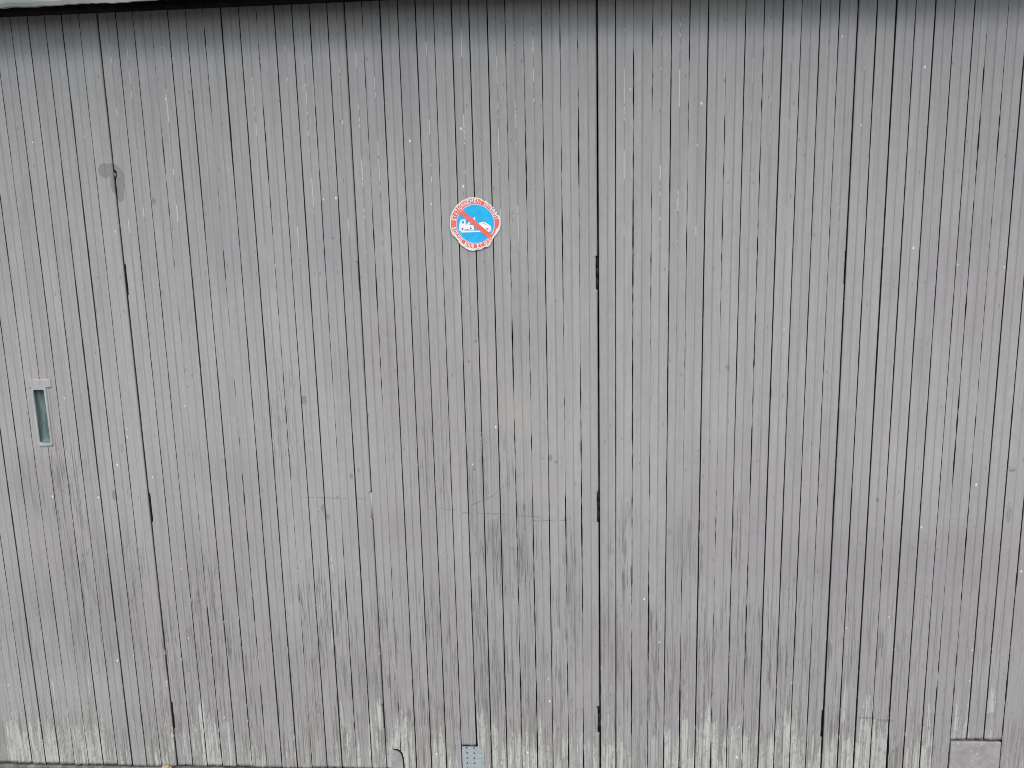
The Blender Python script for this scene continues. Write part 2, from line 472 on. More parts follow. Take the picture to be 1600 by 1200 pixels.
def rect_px(x0, x1, yt, yb=1215):
    """a tall patch on the boards measured at its foot: X range and Z range"""
    ym = min(yb, 1185)
    xa = at(x0, 0.5 * (yt + ym))[0]
    xb = at(x1, 0.5 * (yt + ym))[0]
    return xa, xb, at(0.5 * (x0 + x1), yb)[1], at(0.5 * (x0 + x1), yt)[1]
PEEL = [(8, 165, 1118, .68), (20, 120, 1060, .36), (165, 260, 1150, .4), (300, 420, 1140, .42), (520, 660, 1130, .42), (760, 1130, 1135, .45), (1130, 1480, 1130, .5), (12, 30, 1112, .9), (30, 48, 1125, .9), (48, 60, 1120, .62), (60, 72, 1140, .85), (75, 92, 1130, .9), (92, 110, 1105, .6), (115, 130, 1150, .45), (132, 142, 1135, .85), (143, 160, 1135, .85),
        (30, 165, 1040, .36), (20, 110, 1105, .5), (193, 201, 1066, .9, 1100), (207, 213, 1080, .6, 1150), (213, 218, 1100, .5, 1150), (165, 183, 1135, .6), (208, 225, 1100, .42), (250, 262, 1090, .4), (252, 270, 1150, .5),
        (278, 290, 1110, .52), (293, 310, 1100, .48), (312, 321, 1085, .92), (322, 328, 1100, .8), (327, 340, 1118, 1.0), (342, 350, 1150, .6), (352, 360, 1110, .85), (365, 380, 1130, .4), (388, 400, 1140, .6), (402, 410, 1165, .9), (422, 430, 1085, .85, 1125), (428, 436, 1110, .55), (455, 465, 1120, .5), (475, 483, 1140, .6),
        (530, 536, 1080, .8, 1150), (533, 540, 1140, .6), (540, 552, 1130, .7), (553, 562, 1150, .75), (575, 583, 1112, .95, 1185), (588, 596, 1085, .85, 1145), (576, 600, 1075, .4), (601, 612, 1140, .8), (613, 625, 1112, 1.0), (626, 638, 1108, 1.0), (638, 648, 1150, .7), (672, 682, 1115, .75), (684, 694, 1132, .95), (700, 716, 1172, .8), (745, 760, 1090, .6), (766, 775, 1102, .7), (768, 780, 1140, .8), (783, 790, 1150, .75), (792, 800, 1145, .85),
        (795, 815, 1140, .8), (815, 825, 1150, .8), (817, 840, 1160, .95), (838, 850, 1125, .85), (840, 850, 1095, .5), (864, 870, 1108, .65), (868, 876, 1165, .85), (878, 888, 1135, .85, 1186), (900, 912, 1160, .6), (926, 935, 1172, .8), (890, 912, 1080, .4),
        (940, 962, 1150, .88), (940, 962, 1060, .42), (964, 974, 1120, .75), (965, 976, 1158, .92), (990, 1001, 1175, .8), (1005, 1012, 1140, .6), (1038, 1050, 1130, .95), (1050, 1062, 1148, .8), (1064, 1074, 1105, .88), (1074, 1086, 1162, .88), (1088, 1100, 1120, .8), (1100, 1112, 1092, 1.0), (1112, 1121, 1110, .8), (1120, 1136, 1168, .88), (1140, 1152, 1120, .75), (1160, 1168, 1135, .85), (1170, 1180, 1165, .6), (1185, 1196, 1160, .8), (1198, 1212, 1138, .95), (1224, 1239, 1102, .95), (1238, 1246, 1098, .95), (1250, 1258, 1128, .7), (1240, 1262, 1165, .85), (1262, 1276, 1172, .88), (1277, 1287, 1148, .9), (1289, 1302, 1155, .85),
        (1296, 1302, 1070, .65, 1130), (1316, 1323, 1062, .72, 1130), (1316, 1342, 1148, .95), (1343, 1368, 1120, 1.0), (1343, 1352, 1075, .8), (1352, 1368, 1060, .42), (1368, 1388, 1128, .92), (1382, 1390, 1112, .8), (1392, 1400, 1120, .9), (1398, 1414, 1162, .95), (1430, 1446, 1145, .95), (1447, 1453, 1098, .85), (1452, 1465, 1160, .9), (1464, 1478, 1112, .95), (1478, 1489, 1130, .9), (1490, 1502, 1080, .68), (1490, 1514, 1125, .72), (1510, 1517, 1068, .8, 1150), (1543, 1556, 1062, 1.0, 1118), (1541, 1553, 1122, 1.0, 1156), (1552, 1567, 1146, .95, 1158), (1575, 1582, 1110, .5),
        (512, 522, 850, .55, 900), (516, 520, 960, .6, 1020), (838, 842, 690, .0), (884, 892, 880, .55, 960), (590, 594, 960, .5, 990), (560, 566, 815, .2), (936, 944, 795, .7, 818), (950, 956, 1060, .75, 1090), (1297, 1302, 985, .55, 1010),
        (150, 158, 1040, .5, 1100), (80, 98, 1035, .5, 1080)]
PEEL = [(rect_px(p[0], p[1], p[2], p[4] if len(p) > 4 else 1230), p[3]) for p in PEEL]
# soft patches: (px, py, half width px, half height px, strength)
def blobs(lst):
    out = []
    for x, y, rx, ry, s_ in lst:
        cx, cz = at(x, y)
        sc = abs(at(x + 50, y)[0] - at(x - 50, y)[0]) / 100
        out.append((cx, cz, rx * sc, ry * sc, s_))
    return out
GRIME = blobs([(120, 960, 170, 130, .5), (60, 1010, 70, 60, .5), (790, 850, 60, 110, .6), (770, 800, 45, 60, .45), (895, 920, 20, 170, 1.0), (740, 800, 12, 120, .8), (790, 860, 14, 140, .8), (640, 830, 80, 60, .25), (760, 1060, 40, 80, .35), (1340, 880, 220, 70, .42), (1520, 880, 90, 90, .4),
               (1200, 1000, 200, 80, .25), (390, 740, 160, 50, .22), (60, 760, 60, 80, .45), (110, 640, 60, 70, .28), (480, 1010, 60, 80, .3), (330, 1030, 40, 70, .35), (300, 860, 30, 90, .3), (1060, 880, 40, 120, .35), (960, 1000, 30, 90, .4),
               (940, 700, 10, 300, .3), (1440, 560, 20, 60, .4), (1010, 1060, 40, 80, .3), (1380, 30, 240, 60, .1), (560, 1060, 50, 60, .35), (110, 1160, 30, 40, .4), (820, 1010, 20, 90, .3), (1080, 820, 12, 80, .2), (1245, 650, 8, 50, .3)])
WEATH = blobs([(800, 1180, 1200, 160, .95), (800, 1000, 1200, 150, .42), (800, 860, 70, 120, .85), (895, 930, 22, 190, 1.0), (760, 730, 90, 90, .5), (330, 980, 60, 150, .75), (270, 1060, 40, 140, .9), (500, 980, 60, 130, .7), (600, 1020, 50, 120, .7),
               (980, 880, 60, 140, .6), (1080, 860, 40, 120, .4), (440, 660, 60, 160, .35), (700, 720, 80, 140, .4), (760, 1050, 80, 110, .75), (1060, 1050, 160, 90, .6), (180, 900, 120, 120, .45), (100, 760, 100, 120, .4), (1250, 1060, 160, 80, .5), (800, 560, 500, 120, .12), (1150, 830, 20, 100, .5)])
WARM = blobs([(790, 650, 60, 60, .75), (850, 770, 55, 40, .7), (760, 570, 50, 50, .5), (60, 598, 40, 30, .5), (90, 690, 50, 40, .5), (500, 870, 60, 60, .4), (480, 930, 50, 60, .3), (1390, 700, 60, 80, .25), (700, 780, 120, 60, .25), (630, 1100, 30, 40, .35), (560, 1090, 6, 40, .8), (47, 1060, 10, 40, .6), (90, 1050, 8, 20, .7)])
# ragged dark stain round the lock, scuffs and scrapes: discs (px, py, radius px)
STAIN = []
for x, y, rx, ry in ((164, 267, 9.5, 11), (176, 267, 12, 11), (183, 275, 10, 14), (184, 290, 10.5, 14), (187, 302, 6.5, 13), (180, 285, 7, 14), (240, 314, 4, 5)):
    STAIN.append((x, y, rx, ry, 1.0))
for x, y, rx, ry, s_ in ((475, 625, 5, 8, .8), (549, 744, 3.5, 6, .8), (560, 735, 2.5, 6, .6), (860, 716, 3.5, 6, .9), (869, 722, 3, 5, .8), (848, 716, 5, 3, .5), (1136, 575, 5, 7, .6), (1204, 614, 3, 10, .9), (180, 774, 5, 8, .8), (178, 768, 4, 5, .6),
                         (1371, 782, 4, 5, .7), (1582, 735, 6, 3, .8), (1577, 800, 6, 22, .55), (733, 565, 3, 5, .7), (743, 533, 3, 3, .7), (520, 372, 4, 3, .6), (608, 1065, 4, 12, .8), (1068, 1065, 3, 8, .6), (819, 793, 2.5, 6, .9), (741, 733, 2.5, 5, .7),
                         (1490, 812, 6, 5, .5), (1510, 815, 5, 6, .5), (1045, 830, 6, 9, .5), (502, 808, 3.5, 8, .5), (1578, 730, 3, 2, .6), (190, 700, 5, 10, .5), (66, 1070, 1, 1, .1), (1110, 945, 3, 5, .4), (1355, 1122, 16, 2.6, .7), (1385, 1126, 14, 2.4, .7),
                         (505, 795, 4, 9, .6), (512, 806, 4, 8, .6), (527, 777, 3, 8, .5)):
    STAIN.append((x, y, rx, ry, s_))
STAIN = blobs(STAIN)
# long thin scrapes: (x0, y0, x1, y1, half width px, strength)
SCRAPE = []
for x0, y0, x1, y1, hw_, s_ in ((478, 777, 528, 779, 1.0, .75), (528, 779, 575, 780, 1.0, .7), (615, 789, 662, 791, .8, .5), (655, 792, 712, 797, .9, .65), (722, 801, 782, 803, 1.3, .75), (782, 803, 826, 806, 1.0, .6), (800, 805, 845, 808, 1.1, .8),
                                (832, 814, 882, 813, 1.2, .85), (882, 813, 935, 816, .9, .6), (733, 790, 768, 776, 1.3, .8), (768, 776, 792, 757, 1.1, .85), (792, 757, 817, 738, 1.0, .85), (796, 857, 812, 858, 1.0, .75), (494, 785, 512, 812, 1.3, .6),
                                (1343, 1121, 1368, 1123, 2.2, .8), (1370, 1125, 1396, 1127, 2.0, .8), (1570, 738, 1588, 731, 1.0, .8), (0, 1006, 165, 1010, 1.3, .5), (145, 412, 205, 409, 1.0, .25)):
    a_, b_ = at(x0, y0), at(x1, y1)
    SCRAPE.append((a_[0], a_[1], b_[0], b_[1], hw_ * 0.0019, s_))

def field(lst, X, Z, power=2.0, comb='max', soft=True):
    out = np.zeros_like(X)
    for cx, cz, rx, rz, s_ in lst:
        d = np.sqrt(((X - cx) / rx) ** 2 + ((Z - cz) / rz) ** 2)
        f = s_ * (np.clip(1.0 - sstep(0.25, 1.0, d), 0, 1) if soft else sstep(1.35, 0.65, d))
        out = np.maximum(out, f)
    return out

def make_board(bi, xl, xr, leaf, yoff, seed, left_j, right_j, bead=True, big_l=0.0, big_r=0.0, z0=None):
    rs = np.random.RandomState(seed)
    zb = ZB + rs.uniform(-0.003, 0.003) if z0 is None else z0
    zs = [zb]
    while zs[-1] < ZT - 0.012:
        zs.append(zs[-1] + rs.uniform(0.007, 0.0105))
    zs.append(ZT)
    for (ji, sd_, za, zc, wd) in NOTCH:
        if ji in (left_j, right_j):
            zs += [za - 0.0005, za + 0.0005, zc - 0.0005, zc + 0.0005]
    for (x0, y0, x1, y1, hw_, s_) in SCRAPE:
        if max(x0, x1) > xl and min(x0, x1) < xr:
            t0, t1 = np.clip((xl - x0) / (x1 - x0), 0, 1), np.clip((xr - x0) / (x1 - x0), 0, 1)
            za, zc = sorted((y0 + (y1 - y0) * t0, y0 + (y1 - y0) * t1))
            zs += list(np.arange(za - 2 * hw_, zc + 2 * hw_, 0.0016))
    for (cx, cz, rx, rz, s_) in STAIN:
        if rz < 0.007 and cx + rx > xl and cx - rx < xr:
            zs += [cz + rz * f for f in (-1.4, -0.7, 0.0, 0.7, 1.4)]
    zs = np.array(sorted(z for z in zs if zb <= z <= ZT))
    gl = gap(left_j, zs) if left_j is not None else np.full_like(zs, 0.001)
    gr = gap(right_j, zs) if right_j is not None else np.full_like(zs, 0.001)
    for (ji, sd_, za, zc, wd) in NOTCH:
        msk = (zs > za) & (zs < zc)
        wob = wd * (1 + 0.18 * noise1(zs, 0.012, ji + 7))
        if ji == left_j and sd_ > 0:
            gl = gl + msk * wob
        if ji == right_j and sd_ < 0:
            gr = gr + msk * wob
    if left_j == 0:                                         # half-round bite for the lock barrel
        gl = gl + 0.0068 * np.sqrt(np.clip(1 - ((zs - zk) / 0.0125) ** 2, 0, 1))
        gl = gl + 0.0016 * sstep(0.03, 0.0, np.abs(zs - zk + 0.045))
    # split, rotten edges low down
    if left_j == 20:
        gl = gl + sstep(zpx(745, 1085), zpx(745, 1180), zs) * 0.0035 * (0.7 + 0.3 * noise1(zs, 0.02, 9))
    if left_j == 46:
        gl = gl + sstep(zpx(1395, 1140), zpx(1395, 1165), zs) * 0.0035 * (0.75 + 0.35 * noise1(zs, 0.015, 19))
    chl = 0.0008 + 0.0003 * noise1(zs, 0.05, seed + 1) + big_l
    chr_ = 0.0008 + 0.0003 * noise1(zs, 0.05, seed + 2) + big_r
    xm = 0.5 * (xl + xr) + rs.uniform(-0.0015, 0.0015)
    bd = rs.uniform(0.0008, 0.0016) if bead else 0.0
    bw = rs.uniform(0.0016, 0.0024)
    L = xl + gl
    Rr = xr - gr
    one = np.ones_like(zs)
    cols = [(L, 0.018 * one, -1.0), (L, chl, -0.97), (L + chl * 0.35, chl * 0.35, -0.94), (L + chl, 0 * one, -0.9)]
    for f in (0.18, 0.38, 0.58, 0.8):
        cols.append(((L + chl) * (1 - f) + (xm - bw) * f, 0 * one, -0.9 * (1 - f) - 0.1 * f))
    cols += [((xm - bw) * one, 0 * one, -0.1), ((xm - bw * 0.35) * one, bd * one, -0.02), ((xm + bw * 0.35) * one, bd * one, 0.02), ((xm + bw) * one, 0 * one, 0.1)]
    for f in (0.2, 0.42, 0.62, 0.82):
        cols.append(((xm + bw) * (1 - f) + (Rr - chr_) * f, 0 * one, 0.1 * (1 - f) + 0.9 * f))
    cols += [(Rr - chr_, 0 * one, 0.9), (Rr - chr_ * 0.35, chr_ * 0.35, 0.94), (Rr, chr_, 0.97), (Rr, 0.018 * one, 1.0)]
    nc = len(cols)
    nr = len(zs)
    X = np.stack([c[0] for c in cols], 1)
    Y = np.stack([c[1] for c in cols], 1)
    U = np.tile(np.array([c[2] for c in cols]), (nr, 1))
    Z = np.tile(zs[:, None], (1, nc)).copy()
    Xw = X.copy()
    # bow, cup and twist of each board
    warp = yoff + 0.0009 * noise1(zs, 0.8, seed + 3) + 0.0004 * noise1(zs, 0.25, seed + 4)
    tw = rs.uniform(-0.0007, 0.0007) + 0.0004 * noise1(zs, 0.7, seed + 6)
    cup = rs.uniform(-0.0003, 0.0007)
    Yf = Y + warp[:, None] + tw[:, None] * U + cup * (U ** 2)
    Yf[:, 0] = 0.018
    Yf[:, -1] = 0.018
    # the board is cut out behind the flush handle
    if bi < 0:
        ins = (np.abs(X - HXC) < HXW + 0.003) & (Z > HZ0 - 0.006) & (Z < HZ1 + 0.006)
        Yf = np.where(ins, np.maximum(Yf, 0.0165), Yf)
    # uneven foot
    foot = (Z - zb) < 1e-6
    Z = Z + foot * (0.0016 * np.sin(U * 5 + seed) + 0.001 * np.sin(U * 11 + seed * 2))
    # ---- wear fields
    peel = np.zeros_like(X)
    for (xa, xb, za, zc), s_ in PEEL:
        if xb < xl - 0.02 or xa > xr + 0.02:
            continue
        fx = sstep(xa - 0.006, xa + 0.004, X) * sstep(xb + 0.006, xb - 0.004, X)
        fz = sstep(zc + 0.045, zc - 0.075, Z) * sstep(za - 0.02, za + 0.02, Z)
        peel = np.maximum(peel, s_ * fx * fz)
    low = sstep(0.27, 0.0, Z)
    peel = np.maximum(peel, low * 0.34 + 0.16 * sstep(0.10, 0.0, Z))
    edge_low = sstep(0.8, 0.97, np.abs(U)) * sstep(0.45, 0.1, Z)
    peel = np.maximum(peel, edge_low * 0.55)
    if bi in (6, 19, 30, 31, 46, 49) or (bi in (-3,)):            # boards whose paint still holds
        peel *= 0.35
    weath = field(WEATH, X, Z)
    weath = weath * (0.6 + 0.85 * rs.uniform(0.2, 1.0))
    if bi in (-3, 6, 19, 26, 27, 30, 49):
        weath *= 0.3
    grime_and_tone = field(GRIME, X, Z)
    grime_and_tone = np.clip(grime_and_tone + 0.36 * sstep(1.15, 0.35, Z), 0, 1)  # besides the grime patches, the tone darkens evenly towards the foot
    stain = field(STAIN, X, Z, soft=False)
    for q, (x0, y0, x1, y1, hw_, s_) in enumerate(SCRAPE):
        if max(x0, x1) < xl or min(x0, x1) > xr:
            continue
        dx, dy = x1 - x0, y1 - y0
        t = np.clip(((X - x0) * dx + (Z - y0) * dy) / (dx * dx + dy * dy), 0, 1)
        dd = np.hypot(X - x0 - t * dx, Z - y0 - t * dy + 0.0012 * noise1(X, 0.02, q))
        stain = np.maximum(stain, s_ * sstep(1.5, 0.5, dd / hw_) * (0.75 + 0.35 * noise1(X, 0.011, 40 + q)))
    warm = field(WARM, X, Z)
    scr = sstep(1.55, 1.75, Z) * sstep(2.26, 2.19, Z) * (rs.uniform() < 0.45) * (1.0 if -1 <= bi <= 45 else 0.0) * (1.0 if bi < 36 else 0.4)
    me = bpy.data.meshes.new('board')
    ox = xl
    co = np.stack([X - ox, Yf, Z - zb], -1).reshape(-1, 3)
    idx = np.arange(nr * nc).reshape(nr, nc)
    q = np.stack([idx[:-1, :-1], idx[:-1, 1:], idx[1:, 1:], idx[1:, :-1]], -1).reshape(-1, 4)
    nf = len(q)
    me.vertices.add(len(co))
    me.vertices.foreach_set('co', co.ravel())
    me.loops.add(nf * 4 + 2 * nc)
    caps = np.concatenate([idx[0, ::-1], idx[-1, :]])
    me.loops.foreach_set('vertex_index', np.concatenate([q.ravel(), caps]))
    me.polygons.add(nf + 2)
    ls = np.concatenate([np.arange(nf) * 4, [nf * 4, nf * 4 + nc]])
    lt = np.concatenate([np.full(nf, 4), [nc, nc]])
    me.polygons.foreach_set('loop_start', ls.astype(np.int32))
    me.polygons.foreach_set('loop_total', lt.astype(np.int32))
    me.update(calc_edges=True)
    for nm, arr in (('peel', peel), ('grime_and_tone', grime_and_tone), ('weather', weath), ('stain', stain), ('cross', U), ('warm', warm), ('scratch', scr * np.ones_like(X))):
        a_ = me.attributes.new(nm, 'FLOAT', 'POINT')
        a_.data.foreach_set('value', arr.astype(np.float32).ravel())
    me.materials.append(M['paint'])
    o = bpy.data.objects.new('board', me)
    o.location = (ox - leaf.location.x, 0 - leaf.location.y, zb - leaf.location.z)
    link(o, leaf)
    return o

door = empty('folding_garage_door', (0, 0, 0), 'wide weathered grey folding garage door of narrow vertical beaded boards', 'garage door')
door['kind'] = 'thing'
LEAVES = [(-11, 0, -0.0030), (0, 14, 0.0008), (14, 28, 0.0), (28, 42, -0.0018), (42, 53, 0.0004)]
STL, STR = XL_OPEN + 0.007, XR_OPEN - 0.005
for li, (a, b_, yo) in enumerate(LEAVES):
    xa = J(a) if li else STL
    xb = J(b_) if li < 4 else STR
    bm = bmesh.new()
    box(bm, 0.003, xb - xa - 0.003, 0.0, 0.022, 0.0, ZT - ZB - 0.02)
    # ledges across the back of the leaf
    for zc in (0.12, 1.05, 2.05):
        box(bm, 0.02, xb - xa - 0.02, 0.0225, 0.05, zc, zc + 0.11)
    leaf = bm_obj('door_leaf', bm, M['dark'], door, (xa, 0.0205, ZB + 0.012))
    for k in range(a, b_):
        sl = 0.0016 if (k in SEAMS) else 0.0
        sr = 0.0050 if (k + 1 in SEAMS) else 0.0
        z0 = None
        if k in (50, 51, 52):
            z0 = zpx(1500 + (k - 50) * 27, 1156 + (k - 50) * 0.4) + 0.0015
        if k == 19:
            z0 = zpx(735, 1164.5)
        make_board(k, J(k), J(k + 1), leaf, yo, 1000 + k * 17, k, k + 1, True, sl, sr, z0)
    if li == 0:
        o = make_board(-12, STL, J(-11), leaf, yo + 0.0015, 77, None, -11, False)
        o.name = 'edge_stile'
    if li == 4:
        o = make_board(53, J(53), STR, leaf, yo - 0.002, 78, 53, None, False)
        o.name = 'edge_stile'

# hinge knuckles in the slots
for (ji, sd_, za, zc, wd) in NOTCH:
    bm = bmesh.new()
    rad = 0.0042
    seg = 1 if ji == 14 else 3
    h = (zc - za) - 0.004
    for s_ in range(seg):
        r_ = bmesh.ops.create_cone(bm, cap_ends=True, segments=12, radius1=rad, radius2=rad, depth=h / seg - 0.0008)
        bmesh.ops.translate(bm, verts=r_['verts'], vec=(0, 0, (s_ + 0.5) * h / seg))
    xh = J(ji) + sd_ * wd * 0.5
    bm_obj('hinge', bm, M['hingepaint'] if (ji == 14 and 0.7 < za < 1.1) else M['steel'], door, (xh, 0.008 if (ji == 14 and 0.7 < za < 1.1) else 0.0165, za + 0.002), True)

# lock barrel peeping out beside the first seam
bm = bmesh.new()
r_ = bmesh.ops.create_cone(bm, cap_ends=True, segments=20, radius1=0.0068, radius2=0.0068, depth=0.016)
bmesh.ops.rotate(bm, verts=r_['verts'], matrix=Matrix.Rotation(R(90), 3, 'X'))
lock = bm_obj('lock_barrel', bm, M['jamb'], door, (J(0) - 0.0045, 0.0125, zk - 0.001), False)

# flush handle: a raised rim, a deep teal tray and a painted block above
def rim_pts(w, h, r, seg=5):
    pts = []
    for cx, cz, a0 in ((w - r, h - r, 0), (-w + r, h - r, 90), (-w + r, -h + r, 180), (w - r, -h + r, 270)):
        for k in range(seg + 1):
            an = R(a0 + 90 * k / seg)
            pts.append((cx + r * math.cos(an), cz + r * math.sin(an)))
    return pts
hzc, hh = 0.5 * (HZ0 + HZ1), 0.5 * (HZ1 - HZ0)
handle = empty('flush_handle', (HXC, -0.0045, hzc), parent=door)
handle['label'] = 'pale greenish recessed pull handle with a dark teal tray'
bm = bmesh.new()
out, inn = rim_pts(HXW + 0.0068, hh + 0.0095, 0.006), rim_pts(HXW, hh, 0.004)
ring = []
for (pts, y) in ((out, 0.003), (out, -0.0018), ([(p[0] * 0.965, p[1] * 0.99) for p in out], -0.0032), ([(p[0] * 1.05, p[1] * 1.01) for p in inn], -0.0030), (inn, -0.0014), (inn, 0.017)):
    ring.append([bm.verts.new((p[0], y, p[1])) for p in pts])
for r0, r1 in zip(ring[:-1], ring[1:]):
    for k in range(len(r0)):
        bm.faces.new((r0[k], r0[(k + 1) % len(r0)], r1[(k + 1) % len(r0)], r1[k]))
bm_obj('rim', bm, M['handle'], handle, smooth=False)
bm = bmesh.new()
tr = []
for sc_, y in ((0.995, 0.001), (0.97, 0.0085), (0.86, 0.0125), (0.5, 0.0140)):
    tr.append([bm.verts.new((p[0] * sc_, y, p[1] * (1 - (1 - sc_) * 0.25))) for p in inn])
for r0, r1 in zip(tr[:-1], tr[1:]):
    for k in range(len(r0)):
        bm.faces.new((r0[k], r0[(k + 1) % len(r0)], r1[(k + 1) % len(r0)], r1[k]))
bm.faces.new(tr[-1])
bm_obj('tray', bm, M['recess'], handle, smooth=True)
bx0, bz1 = at(46, 592.5)
bx1, bz0 = at(82, 605)
bm = bmesh.new()
box(bm, bx0 - HXC, bx1 - HXC, -0.0028, 0.004, bz0 - hzc, bz1 - hzc, 0.0024)
bm_obj('top_block', bm, M['handlebar'], handle)

# perforated metal plate let into the foot of the third leaf
px0, pz1 = at(721.8, 1166)
px1 = at(752, 1190)[0]
cellz = 0.0176
ncx, ncz = 3, 5
cellx = (px1 - px0) / 2.62
bm = bmesh.new()
hr = 0.0032
for iz in range(ncz):
    for ix in range(ncx):
        cx = cellx * (ix + 0.68)
        cz = -cellz * (iz + 0.30)
        sx0, sx1 = cellx * (ix + 0.18), cellx * (ix + 1.18)
        if ix == 0:
            sx0 = 0.0
        if ix == ncx - 1:
            sx1 = cellx * 2.98
        sz0, sz1 = cz - cellz / 2, cz + cellz / 2
        if iz == 0:
            sz1 = 0.0004
        hole = [(cx + hr * math.cos(R(45 * k)), cz + hr * math.sin(R(45 * k))) for k in range(8)]
        ov = [(sx1, cz), (sx1, sz1), (cx, sz1), (sx0, sz1), (sx0, cz), (sx0, sz0), (cx, sz0), (sx1, sz0)]
        hv = [bm.verts.new((p[0], -0.0005, p[1])) for p in hole]
        hb = [bm.verts.new((p[0], 0.0025, p[1])) for p in hole]
        o_ = [bm.verts.new((p[0], -0.0005, p[1])) for p in ov]
        for k in range(8):
            k2 = (k + 1) % 8
            bm.faces.new((hv[k], o_[k], o_[k2], hv[k2]))
            bm.faces.new((hv[k], hv[k2], hb[k2], hb[k]))
bmesh.ops.remove_doubles(bm, verts=bm.verts, dist=1e-5)
pp = bm_obj('perforated_plate', bm, M['perf'], door, (px0, -0.0005, pz1))
pp['label'] = 'pale blue perforated metal plate at the foot of the door'

# square repair board in the lower right corner
qx0, qz1 = at(1486, 1159)
qx1 = at(1567, 1180)[0]
bm = bmesh.new()
box(bm, 0.001, qx1 - qx0 - 0.001, 0.0, 0.016, ZB - qz1, 0.0, 0.002)
rp = bm_obj('repair_board', bm, M['patch'], door, (qx0, 0.0015, qz1 - 0.0015))
rp['label'] = 'plain square repair board let into the lower right corner'

# round-topped patch at the foot of the second leaf
ax0, az1 = at(611, 1171)
ax1 = at(632, 1200)[0]
aw = ax1 - ax0
bm = bmesh.new()
pts = [(0.0, ZB - az1), (aw * 0.93, ZB - az1), (aw * 0.90, -0.030), (aw * 0.80, -0.014), (aw * 0.62, -0.005), (aw * 0.40, -0.0015), (aw * 0.15, 0.0), (0.0, -0.003)]
prism(bm, pts, -0.0034, 0.004)
ap = bm_obj('foot_patch', bm, M['patch'], door, (ax0, 0, az1))
bm = bmesh.new()
pts2 = [(aw * 0.925, ZB - az1), (aw * 1.03, ZB - az1), (aw * 1.0, -0.030), (aw * 0.90, -0.0115), (aw * 0.70, -0.002), (aw * 0.45, 0.0022), (aw * 0.2, 0.0022), (aw * 0.2, 0.0006), (aw * 0.41, -0.001), (aw * 0.63, -0.0045), (aw * 0.81, -0.0135), (aw * 0.905, -0.030)]
prism(bm, pts2, -0.0028, 0.004)
bm_obj('patch_gap_shade', bm, M['dark'], ap)  # dark strip standing for the shade along the patch's top and right edge

# ------------------------------------------------------------------ the sticker
scx, scz = at(743.2, 350.0)
PXM = (at(783, 350)[0] - at(703, 350)[0]) / 80.0
st = empty('no_parking_sticker', (scx, -0.0046, scz), 'round red and blue no parking sticker with torn white edge on the grey boards', 'sticker')
OUT = [(0, 39.2), (8, 39.6), (16, 39.8), (19, 38.2), (21, 35.8), (30, 35.4), (40, 35.3), (50, 35.6), (57, 36.5), (60, 38.4), (64, 38.8), (67, 37.2), (72, 38.6), (80, 39.6), (90, 40.7), (100, 40.9), (120, 40.6), (150, 40.4), (180, 40.3), (192, 40.2), (200, 40.0), (207, 38.9), (212, 37.6), (219, 37.4), (226, 38.6), (234, 39.6), (242, 40.1), (252, 41.2), (262, 41.4), (268, 40.6), (272, 39.4), (277, 39.9), (282, 39.9), (286, 38.0), (292, 38.5), (298, 40.0), (305, 39.0), (311, 36.6), (318, 35.2), (326, 35.2), (333, 36.6), (339, 37.2), (346, 38.4), (353, 39.0), (360, 39.2)]
REDO = [(0, 37.3), (14, 37.4), (20, 34.2), (45, 33.9), (58, 35.0), (66, 36.0), (80, 38.2), (100, 38.5), (190, 38.3), (199, 37.0), (207, 34.6), (222, 34.0), (232, 35.6), (245, 36.8), (262, 37.0), (285, 36.0), (300, 36.2), (312, 34.4), (322, 32.6), (345, 33.0), (351, 35.6), (360, 37.3)]
def ctab(tab, th):
    return np.interp(th % 360, [t[0] for t in tab], [t[1] for t in tab])
def ring_mesh(name, r_in, r_out, y, mat, n=180, thick=0.0003):
    bm = bmesh.new()
    A, B = [], []
    for k in range(n):
        th = 360 * k / n
        a_ = R(th)
        ro, ri = r_out(th) * PXM, r_in(th) * PXM if r_in else None
        B.append(bm.verts.new((ro * math.cos(a_), y, ro * math.sin(a_))))
        if ri is not None:
            A.append(bm.verts.new((ri * math.cos(a_), y, ri * math.sin(a_))))
    Bb = [bm.verts.new((v.co.x, y + thick, v.co.z)) for v in B]
    if r_in is None:
        bm.faces.new(B)
    for k in range(n):
        k2 = (k + 1) % n
        if r_in:
            bm.faces.new((A[k], B[k], B[k2], A[k2]))
        bm.faces.new((B[k], Bb[k], Bb[k2], B[k2]))
    return bm_obj(name, bm, mat, st)
rough_edge = lambda th: float(0.22 * noise1(np.array([th]), 2.2, 5)[0])
ring_mesh('paper_backing', None, lambda th: ctab(OUT, th) + rough_edge(th), 0.0, M['s_white'], thick=0.0012)
ring_mesh('red_ring', lambda th: 29.9, lambda th: ctab(REDO, th) + 1.4 * rough_edge(th), -0.0004, M['s_red'])
ring_mesh('pale_rim', lambda th: 28.9, lambda th: 30.3, -0.0006, M['s_lilac'])
ring_mesh('blue_disc', None, lambda th: 29.2, -0.0005, M['s_blue'])
def zp(x, y):                                  # from measurements on the enlarged sticker (10.909 px per photo px)
    return ((x - 583) / 10.909 * PXM, -(y - 600) / 10.909 * PXM)
bm = bmesh.new()
def poly(pts, y=-0.0009):
    prism(bm, [zp(*p) for p in pts], y, y + 0.0002)
poly([(305, 705), (305, 625), (318, 560), (340, 522), (415, 520), (415, 542), (350, 542), (350, 588), (392, 588), (392, 542), (415, 542), (418, 612), (555, 612), (555, 705)])
poly([(325, 700.5), (330, 737), (700, 737), (700, 712), (330, 712)], -0.00092)
poly([(425, 612), (490, 548), (508, 565), (470, 613)], -0.00094)
poly([(545, 520), (578, 476), (582, 540)])
